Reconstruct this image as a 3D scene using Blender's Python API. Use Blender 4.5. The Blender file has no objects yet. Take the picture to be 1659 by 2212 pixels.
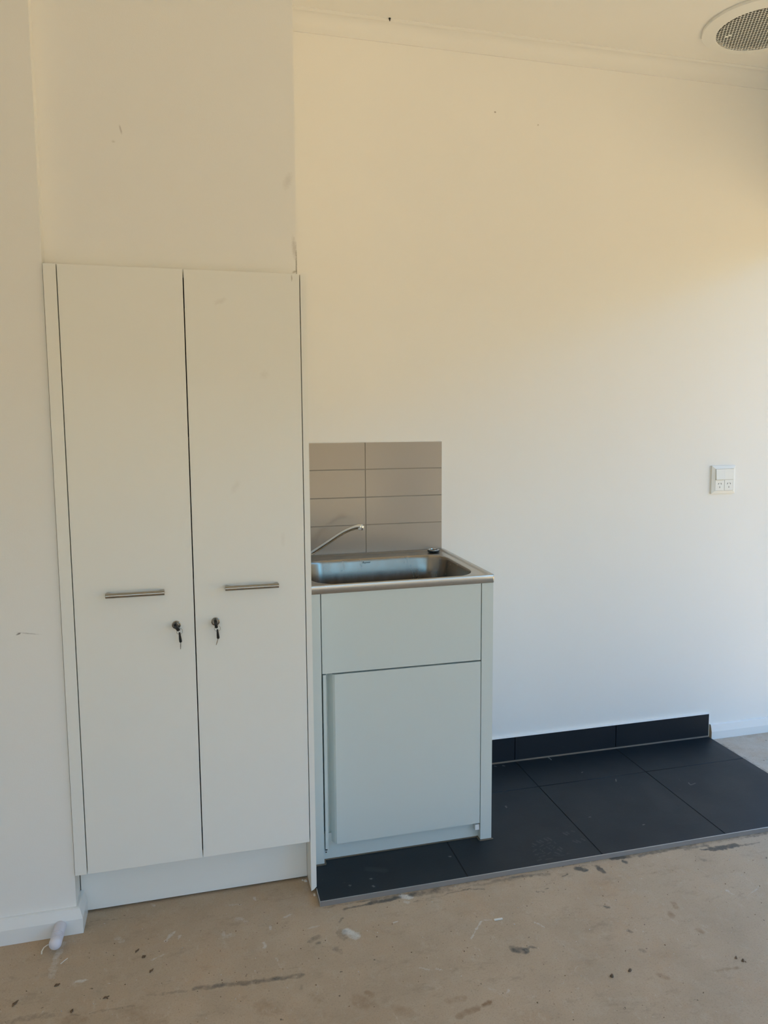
import bpy, bmesh, math, random
import numpy as np
from mathutils import Vector, Matrix

random.seed(7)
rng = np.random.default_rng(11)
scene = bpy.context.scene
COL = scene.collection

# ------------------------------------------------------------------ camera
cam_data = bpy.data.cameras.new('camera')
cam = bpy.data.objects.new('camera', cam_data)
COL.objects.link(cam)
YAW, PITCH, ROLL = 0.2590, 0.1078, -0.0051
fw = Vector((math.sin(YAW)*math.cos(PITCH), math.cos(YAW)*math.cos(PITCH), -math.sin(PITCH)))
r0 = Vector((math.cos(YAW), -math.sin(YAW), 0.0))
u0 = r0.cross(fw)
rt = r0*math.cos(ROLL) + u0*math.sin(ROLL)
up = -r0*math.sin(ROLL) + u0*math.cos(ROLL)
mw = Matrix((( rt.x, up.x, -fw.x, 0.1123),
             ( rt.y, up.y, -fw.y, -2.7380),
             ( rt.z, up.z, -fw.z, 1.3813),
             (0, 0, 0, 1)))
cam.matrix_world = mw
cam_data.sensor_fit = 'VERTICAL'
cam_data.sensor_height = 36.0
cam_data.lens = 1655.74*36.0/2212.0
cam_data.shift_x = -30.93/2212.0
cam_data.shift_y = -22.13/2212.0
cam_data.clip_start = 0.05
cam_data.clip_end = 300
scene.camera = cam

# ------------------------------------------------------------------ light
world = bpy.data.worlds.new('sky'); scene.world = world
world.use_nodes = True
wn = world.node_tree.nodes; wn.clear()
sky = wn.new('ShaderNodeTexSky'); sky.sky_type = 'NISHITA'
sky.sun_disc = False
sky.sun_elevation = math.radians(58)
sky.sun_rotation = math.radians(11)
sky.air_density = 1.0; sky.dust_density = 0.0; sky.ozone_density = 4.0
bg = wn.new('ShaderNodeBackground'); bg.inputs['Strength'].default_value = SKY_STR = 0.95
wo = wn.new('ShaderNodeOutputWorld')
tint = wn.new('ShaderNodeMix'); tint.data_type = 'RGBA'; tint.blend_type = 'MULTIPLY'
tint.inputs[0].default_value = 1.0; tint.inputs[7].default_value = (0.44, 0.93, 1.07, 1)   # deep clear blue sky
world.node_tree.links.new(sky.outputs[0], tint.inputs[6])
world.node_tree.links.new(tint.outputs[2], bg.inputs[0])
world.node_tree.links.new(bg.outputs[0], wo.inputs[0])

sun_d = bpy.data.lights.new('sun', 'SUN'); sun_d.energy = 15.0; sun_d.angle = 0.0093
sun_d.color = (1.0, 0.90, 0.75)
sun = bpy.data.objects.new('sun', sun_d); COL.objects.link(sun)
sun.rotation_euler = Vector((0.10, -0.50, -0.85)).to_track_quat('-Z', 'Y').to_euler()
sun.location = (6, -8, 9)

# the open garage doorway in the right wall: x = XR, y YO0..YO1, z 0..ZL
XR, YO0, YO1, ZL = 2.64, -5.40, -0.05, 2.15
port_d = bpy.data.lights.new('doorway_portal', 'AREA'); port_d.shape = 'RECTANGLE'
port_d.size = ZL; port_d.size_y = YO1-YO0
port_d.cycles.is_portal = True
port = bpy.data.objects.new('doorway_portal', port_d); COL.objects.link(port)
port.matrix_world = Matrix(((0, 0, 1, XR+0.09), (0, 1, 0, (YO0+YO1)/2), (-1, 0, 0, ZL/2), (0, 0, 0, 1)))

# unseen second doorway behind the camera, put in and widened to light the fronts: y = -6.2, x FX0..FX1
FX0, FX1 = -2.6, 2.3
pf_d = bpy.data.lights.new('rear_fill_portal', 'AREA'); pf_d.shape = 'RECTANGLE'
pf_d.size = FX1-FX0; pf_d.size_y = ZL
pf_d.cycles.is_portal = True
pf = bpy.data.objects.new('rear_fill_portal', pf_d); COL.objects.link(pf)
pf.matrix_world = Matrix(((1, 0, 0, (FX0+FX1)/2), (0, 0, -1, -6.29), (0, 1, 0, ZL/2), (0, 0, 0, 1)))

scene.view_settings.view_transform = 'Standard'
scene.view_settings.look = 'None'
scene.view_settings.exposure = -0.17
scene.view_settings.gamma = 1.0
scene.view_settings.use_curve_mapping = False
scene.cycles.diffuse_bounces = 8
scene.cycles.max_bounces = 14
scene.cycles.glossy_bounces = 6

# ------------------------------------------------------------------ helpers
def tag(o, label=None, cat=None, group=None, kind=None):
    if label: o['label'] = label
    if cat: o['category'] = cat
    if group: o['group'] = group
    if kind: o['kind'] = kind
    return o

def thing(name, loc, label, cat, group=None, kind=None):
    o = bpy.data.objects.new(name, None); COL.objects.link(o)
    o.location = loc; o.empty_display_size = 0.05
    o['origin'] = list(loc)
    return tag(o, label, cat, group, kind)

def origin_of(o):
    return Vector(o['origin']) if 'origin' in o else Vector(o.location)

def obj(name, bm, mat, parent=None, loc=None, smooth=False, angle=35):
    """link a bmesh (world coordinates) as one object, its origin at loc or at its parent's"""
    org = Vector(loc) if loc is not None else (origin_of(parent) if parent else Vector((0, 0, 0)))
    bmesh.ops.recalc_face_normals(bm, faces=bm.faces[:])
    bmesh.ops.translate(bm, verts=bm.verts[:], vec=-org)
    me = bpy.data.meshes.new(name); bm.to_mesh(me); bm.free()
    if mat: me.materials.append(mat)
    o = bpy.data.objects.new(name, me); COL.objects.link(o)
    o['origin'] = list(org)
    if parent:
        o.parent = parent
        o.location = org - origin_of(parent)
    else:
        o.location = org
    if smooth:
        for p in me.polygons: p.use_smooth = True
        me.set_sharp_from_angle(angle=math.radians(angle))
    return o

def add_box(bm, x0, x1, y0, y1, z0, z1, bev=0.0, seg=2):
    m = Matrix.Translation(((x0+x1)/2, (y0+y1)/2, (z0+z1)/2)) @ Matrix.Diagonal((abs(x1-x0), abs(y1-y0), abs(z1-z0), 1))
    r = bmesh.ops.create_cube(bm, size=1.0, matrix=m)
    if bev > 0:
        es = list({e for v in r['verts'] for e in v.link_edges})
        bmesh.ops.bevel(bm, geom=es, offset=bev, segments=seg, profile=0.6, affect='EDGES')
    return bm

def box(x0, x1, y0, y1, z0, z1, bev=0.0, seg=2):
    return add_box(bmesh.new(), x0, x1, y0, y1, z0, z1, bev, seg)

def basis(d):
    d = Vector(d).normalized()
    a = Vector((0, 0, 1)) if abs(d.z) < 0.9 else Vector((1, 0, 0))
    x = d.cross(a).normalized(); y = x.cross(d).normalized()
    return x, y, d

def add_lathe(bm, prof, org, axis, n=40, close=False):
    """prof: list of (radius, height along axis)"""
    x, y, d = basis(axis); org = Vector(org); rings = []
    for r, h in prof:
        if r < 1e-6:
            rings.append([bm.verts.new(org + d*h)])
        else:
            rings.append([bm.verts.new(org + d*h + (x*math.cos(2*math.pi*i/n) + y*math.sin(2*math.pi*i/n))*r) for i in range(n)])
    if close: rings.append(rings[0])
    for a, b in zip(rings[:-1], rings[1:]):
        if len(a) == 1 and len(b) == 1: continue
        for i in range(n):
            j = (i+1) % n
            if len(a) == 1: bm.faces.new((a[0], b[j], b[i]))
            elif len(b) == 1: bm.faces.new((a[i], a[j], b[0]))
            else: bm.faces.new((a[i], a[j], b[j], b[i]))
    return bm

def add_tube(bm, pts, radii, n=16, flat=1.0, caps=True):
    """sweep of a circle (flattened by flat along the local up) along pts"""
    pts = [Vector(p) for p in pts]; rings = []
    for k, p in enumerate(pts):
        t = (pts[min(k+1, len(pts)-1)] - pts[max(k-1, 0)]).normalized()
        a = Vector((0, 0, 1)) if abs(t.z) < 0.95 else Vector((0, 1, 0))
        s = t.cross(a).normalized(); w = s.cross(t).normalized()
        r = radii[k] if hasattr(radii, '__len__') else radii
        rings.append([bm.verts.new(p + s*math.cos(2*math.pi*i/n)*r + w*math.sin(2*math.pi*i/n)*r*flat) for i in range(n)])
    for a, b in zip(rings[:-1], rings[1:]):
        for i in range(n):
            j = (i+1) % n
            bm.faces.new((a[i], a[j], b[j], b[i]))
    if caps:
        bm.faces.new(rings[0][::-1]); bm.faces.new(rings[-1])
    return bm

def add_prism(bm, poly, z0, z1, axes='xy'):
    """extrude a 2D polygon; axes says which coordinates it lies in, z0..z1 run along the third"""
    def P(a, b, c):
        return {'xy': (a, b, c), 'xz': (a, c, b), 'yz': (c, a, b)}[axes]
    lo = [bm.verts.new(P(a, b, z0)) for a, b in poly]
    hi = [bm.verts.new(P(a, b, z1)) for a, b in poly]
    n = len(poly)
    bm.faces.new(lo[::-1]); bm.faces.new(hi)
    for i in range(n):
        j = (i+1) % n
        bm.faces.new((lo[i], lo[j], hi[j], hi[i]))
    return bm

def add_sweep(bm, prof, path):
    """prof: (out, z) with out measured to the right-hand side of the horizontal path; mitred corners"""
    path = [Vector(p) for p in path]; rows = []
    for k, p in enumerate(path):
        def nrm(a, b):
            t = (b-a).normalized(); return Vector((t.y, -t.x))
        ns = []
        if k > 0: ns.append(nrm(path[k-1], p))
        if k < len(path)-1: ns.append(nrm(p, path[k+1]))
        n = ns[0] if len(ns) == 1 else (ns[0]+ns[1])/(1.0+ns[0].dot(ns[1]))
        rows.append([bm.verts.new((p.x+n.x*o, p.y+n.y*o, z)) for o, z in prof])
    m = len(prof)
    for a, b in zip(rows[:-1], rows[1:]):
        for i in range(m):
            j = (i+1) % m
            bm.faces.new((a[i], a[j], b[j], b[i]))
    bm.faces.new(rows[0]); bm.faces.new(rows[-1][::-1])
    return bm

def rrect(x0, x1, y0, y1, r, z, nc=10, ns=8):
    """rounded rectangle ring with a fixed vertex count"""
    out = []
    cs = [((x1-r, y0+r), -90), ((x1-r, y1-r), 0), ((x0+r, y1-r), 90), ((x0+r, y0+r), 180)]
    arcs = []
    for (cx, cy), a0 in cs:
        arcs.append([(cx+r*math.cos(math.radians(a0+90*i/nc)), cy+r*math.sin(math.radians(a0+90*i/nc))) for i in range(nc+1)])
    for k in range(4):
        out += arcs[k]
        a = arcs[k][-1]; b = arcs[(k+1) % 4][0]
        out += [(a[0]+(b[0]-a[0])*i/(ns+1), a[1]+(b[1]-a[1])*i/(ns+1)) for i in range(1, ns+1)]
    return [(x, y, z) for x, y in out]

def add_loft(bm, rings, cap_last=False):
    vs = [[bm.verts.new(p) for p in r] for r in rings]
    for a, b in zip(vs[:-1], vs[1:]):
        n = len(a)
        for i in range(n):
            j = (i+1) % n
            bm.faces.new((a[i], a[j], b[j], b[i]))
    if cap_last: bm.faces.new(vs[-1])
    return bm

# ------------------------------------------------------------------ materials
def material(name, color, rough=0.5, metal=0.0, spec=0.5, coat=0.0):
    m = bpy.data.materials.new(name); m.use_nodes = True
    nt = m.node_tree; b = nt.nodes['Principled BSDF']
    b.inputs['Base Color'].default_value = (*color, 1)
    b.inputs['Roughness'].default_value = rough
    b.inputs['Metallic'].default_value = metal
    b.inputs['Specular IOR Level'].default_value = spec
    b.inputs['Coat Weight'].default_value = coat
    return m, nt, b

def N(nt, kind, **kw):
    n = nt.nodes.new(kind)
    for k, v in kw.items():
        if k in n.inputs: n.inputs[k].default_value = v
        else: setattr(n, k, v)
    return n

def noise(nt, vec, scale, detail=3.0, rough=0.55, stretch=None):
    if stretch:
        mp = N(nt, 'ShaderNodeMapping'); mp.inputs['Scale'].default_value = stretch
        nt.links.new(vec, mp.inputs['Vector']); vec = mp.outputs[0]
    n = nt.nodes.new('ShaderNodeTexNoise'); n.inputs['Scale'].default_value = scale
    n.inputs['Detail'].default_value = detail; n.inputs['Roughness'].default_value = rough
    nt.links.new(vec, n.inputs['Vector'])
    return n.outputs['Fac']

def ramp(nt, fac, stops):
    r = nt.nodes.new('ShaderNodeValToRGB'); e = r.color_ramp.elements
    while len(e) < len(stops): e.new(0.5)
    for i, (p, c) in enumerate(stops):
        e[i].position = p; e[i].color = (*c, 1) if hasattr(c, '__len__') else (c, c, c, 1)
    nt.links.new(fac, r.inputs['Fac'])
    return r.outputs['Color']

def mix(nt, fac, a, b, mode='MIX'):
    m = nt.nodes.new('ShaderNodeMix'); m.data_type = 'RGBA'; m.blend_type = mode
    for s, v in ((0, fac), (6, a), (7, b)):
        if hasattr(v, 'is_output') or isinstance(v, bpy.types.NodeSocket): nt.links.new(v, m.inputs[s])
        elif hasattr(v, '__len__'): m.inputs[s].default_value = (*v, 1)
        else: m.inputs[s].default_value = v
    return m.outputs[2]

def math_n(nt, op, a, b=0.0, clamp=False):
    m = nt.nodes.new('ShaderNodeMath'); m.operation = op; m.use_clamp = clamp
    for s, v in ((0, a), (1, b)):
        if isinstance(v, bpy.types.NodeSocket): nt.links.new(v, m.inputs[s])
        else: m.inputs[s].default_value = v
    return m.outputs[0]

def bump(nt, b, h, dist, strength=0.5):
    n = nt.nodes.new('ShaderNodeBump'); n.inputs['Distance'].default_value = dist
    n.inputs['Strength'].default_value = strength
    nt.links.new(h, n.inputs['Height']); nt.links.new(n.outputs[0], b.inputs['Normal'])

def geo_pos(nt):
    return nt.nodes.new('ShaderNodeNewGeometry').outputs['Position']

def add_mark(nt, col, centre, size, rot, color, strength, pos):
    """a scuff: an ellipse on a wall facing -y (x and z sizes), frayed by noise"""
    mp = N(nt, 'ShaderNodeMapping'); mp.vector_type = 'TEXTURE'
    mp.inputs['Location'].default_value = centre
    mp.inputs['Rotation'].default_value = (0, -math.radians(rot), 0)
    mp.inputs['Scale'].default_value = (size[0], 0.05, size[1])
    nt.links.new(pos, mp.inputs['Vector'])
    ln = nt.nodes.new('ShaderNodeVectorMath'); ln.operation = 'LENGTH'
    nt.links.new(mp.outputs[0], ln.inputs[0])
    nz = noise(nt, pos, 160, 2)
    d = math_n(nt, 'ADD', ln.outputs['Value'], math_n(nt, 'MULTIPLY', math_n(nt, 'SUBTRACT', nz, 0.5), 1.2))
    f = math_n(nt, 'MULTIPLY', math_n(nt, 'SUBTRACT', 1.3, d, True), strength, True)
    return mix(nt, f, col, color)

def paint(name, color, rough, marks=(), bumpd=0.0006, mott=0.02):
    m, nt, b = material(name, color, rough, spec=0.4)
    pos = geo_pos(nt)
    n1 = noise(nt, pos, 2.5, 3)
    c = mix(nt, n1, [x*(1-mott) for x in color], [min(1, x*(1+mott)) for x in color])
    for mk in marks: c = add_mark(nt, c, *mk, pos)
    nt.links.new(c, b.inputs['Base Color'])
    if bumpd: bump(nt, b, noise(nt, pos, 320, 3), bumpd, 0.25)
    return m

M = {}
WALL = (0.87, 0.855, 0.82)
M['wall'] = paint('wall_paint', WALL, 0.55)
M['wall_back'] = paint('wall_paint_back', WALL, 0.55, marks=[
    ((1.21, 0, 2.49), (0.004, 0.003), 0, (.25, .22, .2), .8), ((1.38, 0, 2.46), (0.004, 0.003), 20, (.3, .26, .2), .6)])
M['wall_left'] = paint('wall_paint_left', WALL, 0.55, marks=[
    ((-0.318, -0.6255, 0.835), (0.026, 0.0016), -10, (.30, .27, .24), .45),
    ((-0.341, -0.6255, 0.836), (0.007, 0.002), 25, (.12, .10, .09), .8),
    ((-0.40, -0.6255, 0.95), (0.002, 0.003), 0, (.15, .12, .1), .7)])
M['wall_upper'] = paint('wall_paint_upper', WALL, 0.55, marks=[
    ((-0.043, -0.588, 2.115), (0.0022, 0.012), 12, (.42, .38, .33), .55),
    ((-0.062, -0.588, 2.085), (0.004, 0.003), 0, (.55, .51, .45), .4),
    ((0.378, -0.588, 2.02), (0.010, 0.022), -20, (.62, .59, .54), .35),
    ((0.392, -0.588, 1.845), (0.006, 0.028), 4, (.52, .48, .42), .5),
    ((0.397, -0.588, 1.80), (0.002, 0.045), 0, (.30, .26, .2), .8),
    ((0.392, -0.588, 1.782), (0.007, 0.003), 20, (.32, .28, .22), .6)])
M['ceiling'] = paint('ceiling_paint', (0.86, 0.85, 0.82), 0.7)
M['cornice'] = paint('cornice_paint', (0.83, 0.82, 0.79), 0.6)
M['trim'] = paint('gloss_trim_paint', (0.83, 0.83, 0.81), 0.3, bumpd=0.0003)
M['rawend'] = paint('raw_fibreboard', (0.42, 0.33, 0.22), 0.8, mott=.3)
M['melamine'] = paint('white_melamine', (0.86, 0.85, 0.80), 0.36, bumpd=0.00025, marks=[
    ((0.19, -0.6343, 1.69), (0.016, 0.007), 20, (.72, .69, .63), .5),
    ((0.30, -0.6343, 1.50), (0.012, 0.012), 40, (.74, .71, .65), .35),
    ((0.215, -0.6343, 1.20), (0.02, 0.008), 60, (.75, .72, .66), .35),
    ((0.34, -0.6343, 1.05), (0.006, 0.02), 0, (.75, .72, .66), .3),
    ((0.378, -0.6343, 1.757), (0.0015, 0.008), 0, (.35, .31, .26), .7)])
M['edge'] = paint('melamine_edge', (0.80, 0.79, 0.74), 0.5, bumpd=0)
M['powder'] = paint('grey_white_powder_coat', (0.64, 0.69, 0.66), 0.34, bumpd=0.00015, mott=.01)
M['plastic'] = paint('white_plastic', (0.86, 0.86, 0.83), 0.38, bumpd=0, mott=.005)
M['slot'] = material('dark_slot', (0.02, 0.02, 0.02), 0.6)[0]
M['caulk'] = paint('white_caulk', (0.82, 0.82, 0.80), 0.5, bumpd=0)
M['sealant'] = paint('brown_sealant', (0.13, 0.105, 0.075), 0.55, bumpd=0.0008, mott=.3)
M['lilac'] = paint('pale_lilac_plastic', (0.72, 0.70, 0.76), 0.3, bumpd=0, mott=.02)

# splashback tile: glazed taupe
m, nt, b = material('taupe_glazed_tile', (0.44, 0.385, 0.325), 0.14, spec=0.5)
pos = geo_pos(nt); bump(nt, b, noise(nt, pos, 14, 2), 0.002, 0.12); M['taupe'] = m
M['grout'] = paint('taupe_grout', (0.36, 0.32, 0.27), 0.85)
# dark porcelain floor tile with a mark attribute
m, nt, b = material('charcoal_tile', (0.012, 0.015, 0.02), 0.45, spec=0.3)
pos = geo_pos(nt)
c = mix(nt, noise(nt, pos, 3.0, 4), (0.0085, 0.0115, 0.016), (0.013, 0.017, 0.022))
c = mix(nt, math_n(nt, 'MULTIPLY', noise(nt, pos, 9, 3, .6, (1, 14, 1)), .25), c, (0.02, 0.024, 0.029))
at = nt.nodes.new('ShaderNodeAttribute'); at.attribute_name = 'marks'
sp = nt.nodes.new('ShaderNodeSeparateColor'); nt.links.new(at.outputs['Color'], sp.inputs[0])
c = mix(nt, sp.outputs[0], c, (0.34, 0.33, 0.31))
c = mix(nt, ramp(nt, noise(nt, pos, 90, 2), [(0.71, 0.0), (0.76, 0.5)]), c, (0.05, 0.05, 0.049))
nt.links.new(c, b.inputs['Base Color'])
nt.links.new(math_n(nt, 'ADD', math_n(nt, 'MULTIPLY', noise(nt, pos, 6, 3), .22), .36), b.inputs['Roughness'])
bump(nt, b, noise(nt, pos, 160, 3), 0.0006, 0.3)
M['charcoal'] = m
M['darkgrout'] = paint('dark_grout', (0.022, 0.023, 0.026), 0.9, mott=.4)

# brushed stainless steel
def steel(name, color, rough, stretch, scale=60, bstr=0.15):
    m, nt, b = material(name, color, rough, 1.0)
    pos = geo_pos(nt)
    f = noise(nt, pos, scale, 4, .6, stretch)
    nt.links.new(math_n(nt, 'ADD', math_n(nt, 'MULTIPLY', f, .16), rough-.08), b.inputs['Roughness'])
    c = mix(nt, noise(nt, pos, 12, 3), [x*.93 for x in color], color)
    nt.links.new(c, b.inputs['Base Color'])
    bump(nt, b, f, 0.0003, bstr)
    return m
M['steel'] = steel('brushed_stainless', (0.56, 0.54, 0.51), 0.30, (1, 12, 12))
M['bowl'] = steel('satin_stainless', (0.37, 0.325, 0.275), 0.25, (1, 1, .3), 40, .1)
M['chrome'] = material('chrome', (0.78, 0.78, 0.78), 0.06, 1.0)[0]
M['nickel'] = steel('satin_nickel', (0.42, 0.385, 0.34), 0.24, (1, 20, 20))
M['alu'] = steel('scuffed_aluminium', (0.58, 0.57, 0.57), 0.42, (1, 8, 8), 30, .3)
M['aluface'] = paint('mortar_smeared_aluminium', (0.27, 0.245, 0.225), 0.6, mott=.3)
M['black'] = material('black_plastic', (0.006, 0.006, 0.0065), 0.45)[0]
M['rubber'] = material('black_rubber', (0.015, 0.015, 0.016), 0.55)[0]
M['void'] = material('dark_inside', (0.03, 0.028, 0.026), 0.9)[0]
M['leaf'] = paint('dry_leaf', (0.17, 0.10, 0.055), 0.8, mott=.4)
M['brown_nut'] = paint('brown_pebble', (0.15, 0.10, 0.065), 0.7, mott=.4)
M['plaster'] = paint('plaster_crumb', (0.62, 0.56, 0.49), 0.85, mott=.1)
M['offcut'] = paint('white_offcut', (0.75, 0.70, 0.62), 0.6)

# concrete slab, stained by the floor's own marks attribute (r dark smear and painted edge shade, g plaster, b rust)
m, nt, b = material('raw_concrete', (0.3, 0.26, 0.2), 0.7, spec=0.3)
pos = geo_pos(nt)
c = mix(nt, ramp(nt, noise(nt, pos, 1.6, 4), [(0.35, 0.0), (0.65, 1.0)]), (0.52, 0.385, 0.255), (0.60, 0.445, 0.30))
gz = nt.nodes.new('ShaderNodeSeparateXYZ'); nt.links.new(pos, gz.inputs[0])
# the slab turns greyer beyond the tiles, by the doorway
gx = math_n(nt, 'ADD', gz.outputs[0], math_n(nt, 'MULTIPLY', gz.outputs[1], .8))
gx = math_n(nt, 'ADD', gx, math_n(nt, 'MULTIPLY', noise(nt, pos, 3, 3), .5))
c = mix(nt, math_n(nt, 'MULTIPLY', math_n(nt, 'SUBTRACT', gx, 1.35), 1.2, True), c, (0.62, 0.56, 0.49))
c = mix(nt, ramp(nt, noise(nt, pos, 6, 5, .65), [(0.4, 0.0), (0.72, 0.55)]), c, (0.42, 0.31, 0.205))
c = mix(nt, ramp(nt, noise(nt, pos, 22, 5, .7), [(0.52, 0.0), (0.8, 0.35)]), c, (0.62, 0.53, 0.41))
c = mix(nt, math_n(nt, 'MULTIPLY', noise(nt, pos, 420, 2), .35), c, (0.30, 0.245, 0.175))
at = nt.nodes.new('ShaderNodeAttribute'); at.attribute_name = 'marks'
sp = nt.nodes.new('ShaderNodeSeparateColor'); nt.links.new(at.outputs['Color'], sp.inputs[0])
fz = noise(nt, pos, 75, 5, .75)
def frayed(s, lo, hi):
    v = math_n(nt, 'ADD', s, math_n(nt, 'MULTIPLY', math_n(nt, 'SUBTRACT', fz, .5), 1.1))
    # only where the mask is present
    v = math_n(nt, 'MULTIPLY', v, math_n(nt, 'MULTIPLY', s, 4.0, True))
    return ramp(nt, v, [(lo, 0.0), (hi, 1.0)])
c = mix(nt, math_n(nt, 'MULTIPLY', frayed(sp.outputs[2], .0, .9), .8), c, (0.24, 0.125, 0.05))
c = mix(nt, frayed(sp.outputs[1], .12, .85), c, (0.68, 0.64, 0.57))
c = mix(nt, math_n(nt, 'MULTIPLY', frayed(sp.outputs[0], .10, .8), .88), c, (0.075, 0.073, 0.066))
sc = ramp(nt, noise(nt, pos, 30, 6, .8, (1, .45, 1)), [(0.58, 0.0), (0.70, 0.36)])
c = mix(nt, sc, c, (0.66, 0.58, 0.47))
sd = ramp(nt, noise(nt, pos, 17, 6, .8, (.5, 1, 1)), [(0.55, 0.0), (0.70, 0.55)])
c = mix(nt, sd, c, (0.30, 0.225, 0.15))
rs = ramp(nt, noise(nt, pos, 4.5, 6, .75), [(0.52, 0.0), (0.70, 0.40)])
c = mix(nt, rs, c, (0.52, 0.335, 0.19))
fg = ramp(nt, noise(nt, pos, 240, 3, .7), [(0.54, 0.0), (0.72, 0.6)])
c = mix(nt, fg, c, (0.27, 0.205, 0.14))
spk = ramp(nt, noise(nt, pos, 55, 3, .5), [(0.715, 0.0), (0.75, 0.8)])
c = mix(nt, spk, c, (0.09, 0.065, 0.045))
spk2 = ramp(nt, noise(nt, pos, 38, 3, .6, (1.3, 1, 1)), [(0.70, 0.0), (0.74, 0.5)])
c = mix(nt, spk2, c, (0.64, 0.60, 0.53))
nt.links.new(c, b.inputs['Base Color'])
bump(nt, b, noise(nt, pos, 130, 4, .65), 0.0012, 0.35)
M['concrete'] = m
M['driveway'] = paint('ochre_driveway', (0.63, 0.43, 0.20), 0.9, mott=.1)
M['sky_screen'] = paint('tan_sky_screen', (0.32, 0.235, 0.13), 0.8, mott=.2)

# ------------------------------------------------------------------ measured planes (metres, z up, the laundry wall is y = 0)
ZC = 2.7366            # ceiling
YWL = -0.6255          # face of the short wall left of the cupboard
XWL = -0.2385          # its right-hand end
YB, XB = -0.588, 0.3993   # bulkhead above the cupboard: face and right-hand edge
YT = -0.6343           # cupboard front
ZT = 0.0145            # top of the floor tiles
YF, YC = -0.7013, -0.2327
TX = [0.4168, 0.8626, 1.3122, 1.7637, 2.2103]

# ------------------------------------------------------------------ setting
def struct(name, bm, mat, label, cat, parent=None, **kw):
    o = obj(name, bm, mat, parent, **kw)
    if not parent: tag(o, label, cat, kind='structure')
    return o

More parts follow.
